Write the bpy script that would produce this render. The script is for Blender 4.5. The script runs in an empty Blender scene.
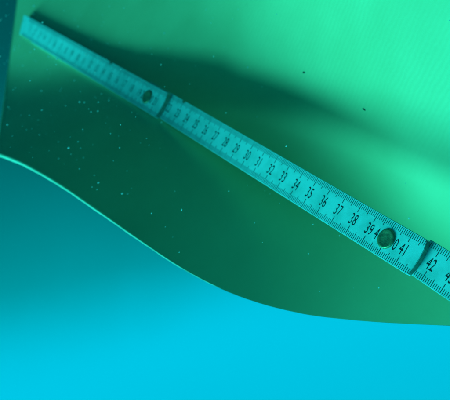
import bpy, bmesh, math, random
import numpy as np
from mathutils import Vector, Matrix

random.seed(11)
scene = bpy.context.scene
COL = scene.collection

# ------------------------------------------------------------------ frame of the place
# The folding ruler gives the scale. Ruler coordinates in centimetres: u along the
# ruler, v across it, h off its face; RU, RV, RN are those axes seen from the camera
# (x right, y down, z away) and RT is the 40 cm mark.
RU = np.array([0.54983, 0.38672, -0.74036])
RV = np.array([0.48556, -0.86920, -0.09341])
RN = np.array([-0.67965, -0.30813, -0.66568])
RT = np.array([6.24342, 2.29103, 32.15366])
# world up = the way to the water surface, which is towards the bottom of the picture
UP = np.array([0.19, 0.95, 0.15]); UP /= np.linalg.norm(UP)
WY = np.array([0., 0., 1.]); WY -= UP * (UP @ WY); WY /= np.linalg.norm(WY)
WX = np.cross(WY, UP)
B = np.stack([WX, WY, UP])                    # camera axes -> world axes

def cw(d):                                    # direction or point (cm) -> world (m for points)
    return Vector((B @ np.asarray(d)).tolist())

def uvh(u, v, h=0.0):                         # ruler coordinates (cm) -> world metres
    return cw((RT + (u - 40.0) * RU + v * RV + h * RN) * 0.01)

# ------------------------------------------------------------------ camera
cam_d = bpy.data.cameras.new('camera')
cam = bpy.data.objects.new('camera', cam_d)
COL.objects.link(cam)
m = Matrix.Identity(4)
for i, ax in enumerate(((1, 0, 0), (0, -1, 0), (0, 0, -1))):
    w = cw(ax)
    for r in range(3):
        m[r][i] = w[r]
cam.matrix_world = m
cam_d.sensor_width = 36.0
cam_d.lens = 780.0 / 450.0 * 36.0
cam_d.clip_start = 0.01
cam_d.clip_end = 100.0
cam_d.dof.use_dof = True
cam_d.dof.focus_distance = 0.315
cam_d.dof.aperture_fstop = 21.0
scene.camera = cam

# ------------------------------------------------------------------ water light
world = bpy.data.worlds.new('World')
scene.world = world
world.use_nodes = True
wn = world.node_tree.nodes; wl = world.node_tree.links
wn.clear()
out = wn.new('ShaderNodeOutputWorld')
bg = wn.new('ShaderNodeBackground')
ramp = wn.new('ShaderNodeValToRGB')
sep = wn.new('ShaderNodeSeparateXYZ')
tc = wn.new('ShaderNodeTexCoord')
mp = wn.new('ShaderNodeMath'); mp.operation = 'MULTIPLY_ADD'
mp.inputs[1].default_value = 0.5; mp.inputs[2].default_value = 0.5
wl.new(tc.outputs['Generated'], sep.inputs[0])
wnz = wn.new('ShaderNodeTexNoise'); wnz.inputs['Scale'].default_value = 4.0; wnz.inputs['Detail'].default_value = 3
wna = wn.new('ShaderNodeMath'); wna.operation = 'MULTIPLY_ADD'; wna.inputs[1].default_value = .07
wnb = wn.new('ShaderNodeMath'); wnb.operation = 'SUBTRACT'; wnb.inputs[1].default_value = .035   # drifting unevenness of the water
wl.new(tc.outputs['Generated'], wnz.inputs['Vector']); wl.new(wnz.outputs['Fac'], wna.inputs[0])
wl.new(sep.outputs['Z'], wna.inputs[2]); wl.new(wna.outputs[0], wnb.inputs[0]); wl.new(wnb.outputs[0], mp.inputs[0])
wl.new(mp.outputs[0], ramp.inputs[0])
wl.new(ramp.outputs['Color'], bg.inputs['Color'])
wl.new(bg.outputs[0], out.inputs['Surface'])
stops = [(-1.0, (0, .010, .012)), (-.25, (0, .020, .021)), (-.14, (0, .028, .027)), (.03, (0, .085, .082)), (.12, (0, .17, .18)),
         (.20, (0, .27, .31)), (.245, (0, .42, .54)), (.30, (0, .60, .86)), (.36, (0, .59, .85)), (.46, (0, .52, .73)), (1.0, (.01, .55, .75))]
els = ramp.color_ramp.elements
while len(els) > 1:
    els.remove(els[-1])
els[0].position = 0.0; els[0].color = (*stops[0][1], 1)
for z, c in stops[1:]:
    e = els.new(z * .5 + .5); e.color = (*c, 1)
ramp.color_ramp.interpolation = 'B_SPLINE'
bg.inputs['Strength'].default_value = 1.0

SUN_EL, SUN_AZ = math.radians(26), math.radians(15)   # above the ruler's face, turned towards its start
Ldir = math.sin(SUN_EL) * RN + math.cos(SUN_EL) * (-math.cos(SUN_AZ) * RV - math.sin(SUN_AZ) * RU)
sun_d = bpy.data.lights.new('sun', 'SUN')
sun_d.energy = 5.0
sun_d.angle = math.radians(28)
sun_d.color = (0.035, 1.0, 0.98)
sun = bpy.data.objects.new('sun', sun_d)
COL.objects.link(sun)
sun.rotation_euler = cw(Ldir).to_track_quat('Z', 'Y').to_euler()

scene.render.engine = 'CYCLES'
scene.cycles.volume_bounces = 0
scene.cycles.max_bounces = 6
scene.view_settings.view_transform = 'Standard'
scene.view_settings.look = 'None'
scene.view_settings.exposure = 0.0
scene.view_settings.gamma = 1.0
scene.view_settings.use_curve_mapping = False

# ------------------------------------------------------------------ helpers
def mat(name, color, rough=0.5, spec=0.3, metal=0.0):
    m_ = bpy.data.materials.new(name); m_.use_nodes = True
    b = m_.node_tree.nodes['Principled BSDF']
    b.inputs['Base Color'].default_value = (*color, 1)
    b.inputs['Roughness'].default_value = rough
    b.inputs['Specular IOR Level'].default_value = spec
    b.inputs['Metallic'].default_value = metal
    return m_

def noise_mix(m_, c1, c2, scale, detail=4, lo=.35, hi=.65, bump=0.0, bscale=None):
    nt = m_.node_tree; b = nt.nodes['Principled BSDF']
    t = nt.nodes.new('ShaderNodeTexCoord'); n = nt.nodes.new('ShaderNodeTexNoise')
    n.inputs['Scale'].default_value = scale; n.inputs['Detail'].default_value = detail
    r = nt.nodes.new('ShaderNodeValToRGB')
    r.color_ramp.elements[0].position = lo; r.color_ramp.elements[0].color = (*c1, 1)
    r.color_ramp.elements[1].position = hi; r.color_ramp.elements[1].color = (*c2, 1)
    nt.links.new(t.outputs['Object'], n.inputs['Vector'])
    nt.links.new(n.outputs['Fac'], r.inputs[0]); nt.links.new(r.outputs[0], b.inputs['Base Color'])
    if bump:
        n2 = nt.nodes.new('ShaderNodeTexNoise'); n2.inputs['Scale'].default_value = bscale or scale
        bp = nt.nodes.new('ShaderNodeBump'); bp.inputs['Strength'].default_value = bump
        bp.inputs['Distance'].default_value = 0.0005
        nt.links.new(t.outputs['Object'], n2.inputs['Vector'])
        nt.links.new(n2.outputs['Fac'], bp.inputs['Height']); nt.links.new(bp.outputs[0], b.inputs['Normal'])
    return m_

def obj(name, me, material=None, parent=None):
    o = bpy.data.objects.new(name, me); COL.objects.link(o)
    if material: me.materials.append(material)
    if parent: o.parent = parent
    return o

def from_bm(name, bm):
    me = bpy.data.meshes.new(name); bm.to_mesh(me); bm.free(); return me

def sstep(a, b, x):
    t = min(1.0, max(0.0, (x - a) / (b - a))); return t * t * (3 - 2 * t)

def sint(a, b, x):                            # integral of sstep from a to x
    if x <= a: return 0.0
    t = min(1.0, (x - a) / (b - a))
    return (b - a) * (t ** 3 - t ** 4 / 2) + max(0.0, x - b)

_cache = {}
_GX = np.arange(-60, 120, .25)
def lerp_table(tab, x):                       # table of values, rounded off so that the sheet has no kinks
    key = tuple(tab)
    if key not in _cache:
        y = np.interp(_GX, [t[0] for t in tab], [t[1] for t in tab])
        k = np.exp(-.5 * (np.arange(-56, 57) * .25 / 3.4) ** 2); k /= k.sum()
        _cache[key] = np.convolve(np.pad(y, 56, mode='edge'), k, 'valid')
    return float(np.interp(x, _GX, _cache[key]))

# ------------------------------------------------------------------ the green sheet
def sheet_h(u, v):
    # slope across the ruler runs from -lip (below) to curl (above), turning at vc
    g = lerp_table([(-10, -.02), (8, -.05), (18, -.55), (25, -1.3), (32, -2.5), (40, -4.7), (48, -7.0), (60, -10)], u)
    curl = lerp_table([(-5, -.19), (8, -.19), (14, -.12), (20, .14), (25, .54), (32, .66), (45, .65)], u)
    lip = lerp_table([(-10, .72), (22, .75), (29, .66), (33, .48), (38, .16), (44, -.02), (55, -.04)], u)
    vc = lerp_table([(-6, -5.5), (0, -4.5), (8, -3), (14, .5), (20, 3.2), (28, 3.6), (35, 2.8), (42, 1.6)], u)
    w = lerp_table([(10, 3.0), (20, 3.4), (32, 2.6), (42, 2.0)], u)
    return g - lip * (v - .8) + (curl + lip) * (sint(vc - w, vc + w, v) - sint(vc - w, vc + w, .8))

# outline of the sheet in ruler coordinates (cm): wavy lower edge, left edge, far corner
EDGE = [(15.185, -6.835), (17.112, -6.437), (18.812, -6.162), (21.814, -5.858), (25.399, -5.712), (28.401, -5.665), (30.901, -5.623), (32.94, -5.414), (34.676, -4.995), (36.243, -4.392), (37.344, -3.826), (39.129, -2.777), (41.584, -1.248), (43.982, 0.192)]
LEFT = [(15.185, -6.835), (13.579, -6.397), (11.648, -5.969), (9.408, -5.532), (6.765, -4.946), (4.307, -4.181), (2.292, -3.292), (0.653, -2.313), (-0.794, -1.275), (-2.267, -0.197), (-3.795, 0.921), (-5.219, 1.962), (-7.59, 3.695), (-10.519, 5.834), (-15.644, 9.57), (-21.385, 13.753)]
CORNER = [39.424, 15.612]

def catmull(pts, n):
    pts = [np.array(p, float) for p in pts]
    pts = [2 * pts[0] - pts[1]] + pts + [2 * pts[-1] - pts[-2]]
    res = []
    segs = len(pts) - 3
    for i in range(n + 1):
        x = i / n * segs; k = min(int(x), segs - 1); t = x - k
        p0, p1, p2, p3 = pts[k:k + 4]
        res.append(.5 * (2 * p1 + (p2 - p0) * t + (2 * p0 - 5 * p1 + 4 * p2 - p3) * t * t + (3 * p1 - p0 - 3 * p2 + p3) * t ** 3))
    return res

NS, NT = 150, 110
bot = catmull(EDGE, NS)
left = catmull(LEFT, NT)
tr = np.array(CORNER)
def sheet_uv(i, j):
    s, t = i / NS, j / NT
    right = bot[NS] * (1 - t) + tr * t
    top = left[NT] * (1 - s) + tr * s
    lin = (1 - t) * bot[i] + t * top + (1 - s) * left[j] + s * right
    return lin - ((1 - s) * (1 - t) * bot[0] + s * (1 - t) * bot[NS] + (1 - s) * t * left[NT] + s * t * tr)

uvs = [[sheet_uv(i, j) for i in range(NS + 1)] for j in range(NT + 1)]
verts = [uvh(p[0], p[1], sheet_h(*p)) for row in uvs for p in row]
faces = [(j * (NS + 1) + i, j * (NS + 1) + i + 1, (j + 1) * (NS + 1) + i + 1, (j + 1) * (NS + 1) + i) for j in range(NT) for i in range(NS)]
THICK = 0.0008
# front face, back face and the cut edge joined by a rounded rim
me = bpy.data.meshes.new('sheet_panel')
me.from_pydata(verts, [], faces); me.update()
uvl = me.uv_layers.new(name='ruler_cm')
flat = [p for row in uvs for p in row]
for lp in me.loops:
    p = flat[lp.vertex_index]; uvl.data[lp.index].uv = (p[0], p[1])
for p in me.polygons: p.use_smooth = True

m_sheet = mat('green_sheet', (.42, .60, .27), .55, .25)
nt = m_sheet.node_tree; N = nt.nodes; Lk = nt.links; pb = N['Principled BSDF']
uvn = N.new('ShaderNodeUVMap'); uvn.uv_map = 'ruler_cm'
n1 = N.new('ShaderNodeTexNoise'); n1.inputs['Scale'].default_value = .22; n1.inputs['Detail'].default_value = 5
r1 = N.new('ShaderNodeValToRGB')
r1.color_ramp.elements[0].position = .3; r1.color_ramp.elements[0].color = (.62, .56, .25, 1)
r1.color_ramp.elements[1].position = .72; r1.color_ramp.elements[1].color = (.72, .65, .31, 1)
Lk.new(uvn.outputs[0], n1.inputs['Vector']); Lk.new(n1.outputs['Fac'], r1.inputs[0])

w1 = N.new('ShaderNodeTexWave'); w1.wave_type = 'BANDS'; w1.bands_direction = 'X'
w1.inputs['Scale'].default_value = 1.15; w1.inputs['Distortion'].default_value = 3.6
w1.inputs['Detail'].default_value = 2; w1.inputs['Detail Scale'].default_value = 1.2
n2 = N.new('ShaderNodeTexNoise'); n2.inputs['Scale'].default_value = 7; n2.inputs['Detail'].default_value = 3
add = N.new('ShaderNodeMath'); add.operation = 'MULTIPLY_ADD'; add.inputs[1].default_value = 1.5
mpn = N.new('ShaderNodeMapping'); mpn.inputs['Rotation'].default_value = (0, 0, math.radians(24))
Lk.new(uvn.outputs[0], mpn.inputs['Vector']); Lk.new(mpn.outputs[0], w1.inputs['Vector']); Lk.new(uvn.outputs[0], n2.inputs['Vector'])
Lk.new(n2.outputs['Fac'], add.inputs[0]); Lk.new(w1.outputs['Fac'], add.inputs[2])
# faint woven ribs: a little lighter on the crest of each rib, in patches
nm = N.new('ShaderNodeTexNoise'); nm.inputs['Scale'].default_value = .11; nm.inputs['Detail'].default_value = 2
mr = N.new('ShaderNodeMapRange'); mr.inputs['From Min'].default_value = .35; mr.inputs['From Max'].default_value = .7
mr.inputs['To Min'].default_value = .0; mr.inputs['To Max'].default_value = .07
Lk.new(uvn.outputs[0], nm.inputs['Vector']); Lk.new(nm.outputs['Fac'], mr.inputs['Value'])
mxc = N.new('ShaderNodeMix'); mxc.data_type = 'RGBA'; mxc.blend_type = 'MULTIPLY'
sx = N.new('ShaderNodeSeparateXYZ'); mv = N.new('ShaderNodeMapRange'); mm = N.new('ShaderNodeMath'); mm.operation = 'MULTIPLY'
mv.inputs['From Min'].default_value = 2.5; mv.inputs['From Max'].default_value = 7.0     # ribs fade out towards the lower edge
Lk.new(uvn.outputs[0], sx.inputs[0]); Lk.new(sx.outputs['Y'], mv.inputs['Value'])
Lk.new(mr.outputs[0], mm.inputs[0]); Lk.new(mv.outputs[0], mm.inputs[1]); Lk.new(mm.outputs[0], mxc.inputs['Factor']); Lk.new(r1.outputs[0], mxc.inputs['A']); Lk.new(add.outputs[0], mxc.inputs['B'])
Lk.new(mxc.outputs['Result'], pb.inputs['Base Color'])
bp = N.new('ShaderNodeBump'); bp.inputs['Strength'].default_value = .11; bp.inputs['Distance'].default_value = .0003
bm_ = N.new('ShaderNodeMath'); bm_.operation = 'MULTIPLY'
Lk.new(add.outputs[0], bm_.inputs[0]); Lk.new(mv.outputs[0], bm_.inputs[1]); Lk.new(bm_.outputs[0], bp.inputs['Height']); Lk.new(bp.outputs[0], pb.inputs['Normal'])

sheet = bpy.data.objects.new('green_sheet', None); COL.objects.link(sheet)
sheet.location = uvh(20, -6, sheet_h(20, -6))
sheet['label'] = 'large smooth green sheet with a wavy lower edge behind the folding ruler'
sheet['category'] = 'sheet'
bpy.context.view_layer.update()
panel = obj('panel', me, m_sheet, sheet); panel.matrix_parent_inverse = Matrix.Translation(-sheet.location)
sol = panel.modifiers.new('thickness', 'SOLIDIFY'); sol.thickness = THICK; sol.offset = -1.0; sol.use_rim = False

# the dark cut edge closes the sheet between its front and back faces
m_edge = noise_mix(mat('sheet_cut_edge', (.16, .17, .09), .7, .1), (.10, .11, .06), (.22, .23, .12), 150)
ring = [p for p in reversed(left)] + list(bot[1:]) + [uvs[j][NS] for j in range(1, NT + 1)] + [uvs[NT][i] for i in range(NS - 1, -1, -1)]
fr = [uvh(p[0], p[1], sheet_h(*p)) for p in ring]; bk = [uvh(p[0], p[1], sheet_h(*p) - THICK * 105) for p in ring]
nr = len(ring)
em = bpy.data.meshes.new('cut_edge'); em.from_pydata(fr + bk, [], [(i, i + nr, i + 1 + nr, i + 1) for i in range(nr - 1)]); em.update()
ce = obj('cut_edge', em, m_edge, sheet); ce.matrix_parent_inverse = Matrix.Translation(-sheet.location)

# rounded rim along the free edges
m_rim_lit = noise_mix(mat('sheet_rim_lit', (.6, .78, .5), .4, .4), (.5, .66, .40), (.66, .82, .55), 60)  # light caught by the left of the lower edge, put in as pale colour
def tube(path, radius, ns=8):
    bm = bmesh.new(); rings = []
    for k, p in enumerate(path):
        a = path[max(k - 1, 0)]; b = path[min(k + 1, len(path) - 1)]
        t = (b - a).normalized(); x = t.orthogonal().normalized() if k == 0 else (px_ - t * px_.dot(t)).normalized()
        px_ = x; y = t.cross(x)
        rings.append([bm.verts.new(p + radius(k / (len(path) - 1)) * (math.cos(q) * x + math.sin(q) * y)) for q in [2 * math.pi * i / ns for i in range(ns)]])
    for r0, r1_ in zip(rings, rings[1:]):
        for i in range(ns):
            bm.faces.new((r0[i], r0[(i + 1) % ns], r1_[(i + 1) % ns], r1_[i]))
    bm.faces.new(rings[0][::-1]); bm.faces.new(rings[-1])
    bmesh.ops.recalc_face_normals(bm, faces=bm.faces)
    for f in bm.faces: f.smooth = True
    return from_bm('rim', bm)
def rim_pt(p): return uvh(p[0], p[1], sheet_h(*p) - .03)
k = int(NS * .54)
rim = obj('rim', tube([rim_pt(p) for p in bot[:k + 1]], lambda q: .0014 - .0013 * q + .0001 * math.sin(q * 31) * math.sin(q * 77)), m_rim_lit, sheet)
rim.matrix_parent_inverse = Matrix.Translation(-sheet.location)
rim['label'] = 'rounded rim along the wavy lower edge, coloured pale for the light on it'
rim2 = obj('rim', tube([rim_pt(p) for p in left], lambda q: .0005), m_sheet, sheet)
rim2.matrix_parent_inverse = Matrix.Translation(-sheet.location)

# ------------------------------------------------------------------ the folding ruler
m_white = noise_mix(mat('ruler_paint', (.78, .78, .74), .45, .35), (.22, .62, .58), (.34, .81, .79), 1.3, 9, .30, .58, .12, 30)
m_white_dim = noise_mix(mat('ruler_paint_dimmed', (.6, .6, .57), .5, .3), (.22, .60, .57), (.33, .77, .74), 1.3, 9, .32, .62, .12, 30)  # same paint darkened: dimmer light on the far segment put into its colour
m_print = mat('black_print', (.02, .02, .022), .5, .2)
m_tick = mat('grey_print', (.07, .08, .08), .5, .2)
m_wood = noise_mix(mat('bare_wood', (.2, .2, .12), .7, .2), (.20, .22, .15), (.36, .38, .26), 8)
m_brass = noise_mix(mat('brass_rivet', (.30, .36, .16), .42, .5, .6), (.13, .17, .08), (.32, .38, .17), 5, 7, .3, .7, .25, 22)
W, TH = 1.6, .28

ruler = bpy.data.objects.new('folding_ruler', None); COL.objects.link(ruler)
ru, rv, rn = cw(RU), cw(RV), cw(RN)
mw = Matrix.Identity(4)
for r in range(3):
    mw[r][0], mw[r][1], mw[r][2] = ru[r], rv[r], rn[r]
mw.translation = uvh(0, 0, 0)
ruler.matrix_world = mw
ruler['label'] = 'white folding ruler with black centimetre numbers laid across the green sheet'
ruler['category'] = 'ruler'

def seg_matrix(uj, a, du, dv, h):
    # segment coordinates (cm, x = ruler reading, y = across) -> ruler metres
    T = Matrix.Translation
    return Matrix.Scale(.01, 4) @ T((uj + du, W / 2 + dv, h)) @ Matrix.Rotation(a, 4, 'Z') @ T((-uj, -W / 2, 0))

def outline(u0, u1, notches, chip):
    pts = []
    def arc(cx, cy, r, a0, a1, n=5):
        return [(cx + r * math.cos(a0 + (a1 - a0) * i / n), cy + r * math.sin(a0 + (a1 - a0) * i / n)) for i in range(n + 1)]
    rr = .16
    if chip:   # worn lower edge at the start of the ruler
        pts += [(u0 + .02, .16), (u0 + .10, .05), (u0 + .45, .10), (u0 + 1.1, .07), (u0 + 1.9, .09), (u0 + 2.5, .06), (u0 + 2.75, 0)]
    else:
        pts += arc(u0 + rr, rr, rr, math.pi, 1.5 * math.pi)
    # far end bulges out a little
    pts += arc(u1 - .12, .12, .12, -math.pi / 2, -.15)
    for y in (.4, .8, 1.2): pts.append((u1 + .10 * (1 - ((y - .8) / .8) ** 2), y))
    pts += arc(u1 - .12, W - .12, .12, .15, math.pi / 2)
    for nu, nr in sorted(notches, reverse=True):
        pts += [(nu + nr * math.cos(q), W - nr * .9 * math.sin(q)) for q in [math.pi * i / 8 for i in range(9)]]
    if chip: pts += [(u0 - .70, W), (u0 - .80, W - .08), (u0 - .45, W * .6)]
    else: pts += arc(u0 + .1, W - .1, .1, math.pi / 2, math.pi)
    return pts

def prism(name, pts, z0, z1, bev=.018):
    bm = bmesh.new()
    vs = [bm.verts.new((x, y, z1)) for x, y in pts]
    f = bm.faces.new(vs)
    r = bmesh.ops.extrude_face_region(bm, geom=[f])
    ev = [g for g in r['geom'] if isinstance(g, bmesh.types.BMVert)]
    bmesh.ops.translate(bm, verts=ev, vec=(0, 0, z0 - z1))
    bmesh.ops.recalc_face_normals(bm, faces=bm.faces)
    top_e = [e for e in bm.edges if all(abs(v.co.z - z1) < 1e-6 for v in e.verts)]
    bmesh.ops.bevel(bm, geom=top_e, offset=bev, segments=2, affect='EDGES')
    return from_bm(name, bm)

def ticks(u0, u1, skip=()):
    vs, fs = [], []
    def bar(x, y0, y1, w):
        k = len(vs); vs.extend([(x - w, y0, .004), (x + w, y0, .004), (x + w, y1, .004), (x - w, y1, .004)]); fs.append((k, k + 1, k + 2, k + 3))
    k = math.ceil(u0 * 10 + .6)
    while k < u1 * 10 - .3:
        x = k / 10
        ln, w = (.46, .019) if k % 10 == 0 else ((.37, .016) if k % 5 == 0 else (.27, .0145))
        bar(x, .045, ln, w); bar(x, W - ln, W - .045, w)
        k += 1
    me = bpy.data.meshes.new('tick_marks'); me.from_pydata(vs, [], fs); me.update(); return me

_num = {}
def number_mesh(s):
    if s in _num: return _num[s]
    c = bpy.data.curves.new('printed_number', 'FONT'); c.body = s; c.size = .72; c.align_x = 'CENTER'
    c.offset = .0; c.space_character = 1.05; c.resolution_u = 4
    o = bpy.data.objects.new('tmp', c); COL.objects.link(o)
    dg = bpy.context.evaluated_depsgraph_get()
    me = bpy.data.meshes.new_from_object(o.evaluated_get(dg))
    bpy.data.objects.remove(o); bpy.data.curves.remove(c)
    me.name = 'printed_number'; me.materials.clear(); me.materials.append(m_print)
    _num[s] = me; return me

def put_number(s, x, seg):
    o = bpy.data.objects.new('printed_number', number_mesh(s)); COL.objects.link(o); o.parent = seg
    o.location = (x, W / 2 - .25, .004); o.scale = (.56, 1, 1)

def rivet(x, seg):
    bm = bmesh.new()
    prof = [(0, .05), (.16, .05), (.28, .055), (.35, .075), (.40, .06), (.43, .02), (.435, -.02)]
    n = 32; rings = []
    for r, z in prof:
        if r == 0: rings.append([bm.verts.new((x, W / 2, z))])
        else: rings.append([bm.verts.new((x + r * math.cos(2 * math.pi * i / n), W / 2 + r * math.sin(2 * math.pi * i / n), z)) for i in range(n)])
    for a, b in zip(rings, rings[1:]):
        for i in range(n):
            if len(a) == 1: bm.faces.new((a[0], b[i], b[(i + 1) % n]))
            else: bm.faces.new((a[i], b[i], b[(i + 1) % n], a[(i + 1) % n]))
    for f in bm.faces: f.smooth = True
    return obj('rivet', from_bm('rivet', bm), m_brass, seg)

def segment(u0, u1, numbers, rivets, notches, mtx, chip=False, paint=m_white):
    s = obj('ruler_segment', prism('ruler_segment', outline(u0, u1, notches, chip), -TH, 0), paint, ruler)
    s.matrix_local = mtx
    obj('tick_marks', ticks(max(u0, 0), u1), m_tick, s)
    s.data.materials.append(m_wood)                # bare wood at the cut ends
    for p in s.data.polygons:
        if abs(p.normal.x) > .7: p.material_index = 1
    for n_ in numbers:
        if n_ in rivets:
            t = str(n_); put_number(t[0], n_ - .56, s); put_number(t[1], n_ + .54, s)
        else:
            put_number(str(n_), n_, s)
    for r in rivets: rivet(r, s)
    return s
segment(-.42, 21.75, range(1, 22), (20,), [(14.35, .17)], seg_matrix(20, .013, -.122, -.097, TH), chip=True, paint=m_white_dim)
segment(18.9, 41.75, range(22, 42), (40,), [(23.0, .15)], seg_matrix(40, 0, 0, 0, 0))
segment(41.35, 61.75, range(42, 49), (), [], seg_matrix(42, -.032, .26, .048, -TH))

# ------------------------------------------------------------------ small dark flecks on the sheet
m_fleck = mat('dark_grit', (.05, .07, .05), .8, .1)
def fleck(u, v, ln, wd, ang, label):
    bm = bmesh.new(); bmesh.ops.create_icosphere(bm, subdivisions=2, radius=.01)
    for q in bm.verts: q.co += Vector((random.uniform(-.0015, .0015), random.uniform(-.0015, .0015), 0))
    o = obj('dark_fleck', from_bm('dark_fleck', bm), m_fleck)
    M = mw.to_3x3() @ Matrix.Rotation(ang, 3, 'Z') @ Matrix.Diagonal((ln, wd, .05))
    o.matrix_world = Matrix.Translation(uvh(u, v, sheet_h(u, v))) @ M.to_4x4()
    o['label'] = label; o['category'] = 'fleck'; o['group'] = 'dark flecks stuck to the sheet'
fleck(28.486, 6.019, .11, .05, .3, 'small dark fleck stuck on the bright green sheet, upper of two')
fleck(33.351, 5.537, .12, .03, -.2, 'thin dark fleck on the bright green sheet just above the shadow')

# ------------------------------------------------------------------ matter drifting in the water
m_speck = mat('drifting_specks', (.85, .85, .8), .6, .2)
_n = m_speck.node_tree.nodes; _t = _n.new('ShaderNodeBsdfTranslucent'); _t.inputs[0].default_value = (.9, .9, .85, 1)
_x = _n.new('ShaderNodeMixShader'); _x.inputs[0].default_value = .5
m_speck.node_tree.links.new(_n['Principled BSDF'].outputs[0], _x.inputs[1]); m_speck.node_tree.links.new(_t.outputs[0], _x.inputs[2])
m_speck.node_tree.links.new(_x.outputs[0], _n['Material Output'].inputs['Surface'])
ico = bmesh.new(); bmesh.ops.create_icosphere(ico, subdivisions=1, radius=1.0)
iv = [v.co.copy() for v in ico.verts]; iff = [[v.index for v in f.verts] for f in ico.faces]; ico.free()
vs, fs = [], []
bu = [p[0] for p in bot]; bv = [p[1] for p in bot]
for _ in range(900):
    u, v = (random.uniform(0, 27) if random.random() < .85 else random.uniform(20, 44)), random.gauss(-5, 6)
    if v < np.interp(u, bu, bv) + (.8 if u > 8 else -1.5): continue
    h = max(sheet_h(u, v), -4) + (random.uniform(.15, 4) if random.random() < .7 else random.uniform(4, 9))
    r = 10 ** random.uniform(-2.0, -1.3) * .01
    c = uvh(u, v, h)
    sc = Vector((random.uniform(.6, 1.5), random.uniform(.6, 1.3), random.uniform(.6, 1.3)))
    k = len(vs)
    vs += [c + Vector((q.x * sc.x, q.y * sc.y, q.z * sc.z)) * r for q in iv]; fs += [[i + k for i in f] for f in iff]
me = bpy.data.meshes.new('suspended_specks'); me.from_pydata(vs, [], fs); me.update()
sp = obj('suspended_specks', me, m_speck)
sp['kind'] = 'stuff'; sp['label'] = 'tiny pale specks drifting in the water before the sheet'; sp['category'] = 'specks'

# ------------------------------------------------------------------ the water itself
HAZE = True
if HAZE:
    bm = bmesh.new(); bmesh.ops.create_cube(bm, size=1.0)
    for v in bm.verts: v.co = Vector((v.co.x * 1.6, v.co.y * 1.5 + .45, v.co.z * 1.5))
    me = from_bm('haze', bm)
    mh = bpy.data.materials.new('water_haze'); mh.use_nodes = True
    mh.node_tree.nodes.clear()
    o_ = mh.node_tree.nodes.new('ShaderNodeOutputMaterial'); pv = mh.node_tree.nodes.new('ShaderNodeVolumePrincipled')
    pv.inputs['Color'].default_value = (.0, .75, .75, 1); pv.inputs['Density'].default_value = .13
    pv.inputs['Anisotropy'].default_value = .3
    mh.node_tree.links.new(pv.outputs[0], o_.inputs['Volume'])
    hz = obj('haze', me, mh)
    hz['kind'] = 'stuff'; hz['label'] = 'blue-green water filling the whole view'; hz['category'] = 'water'
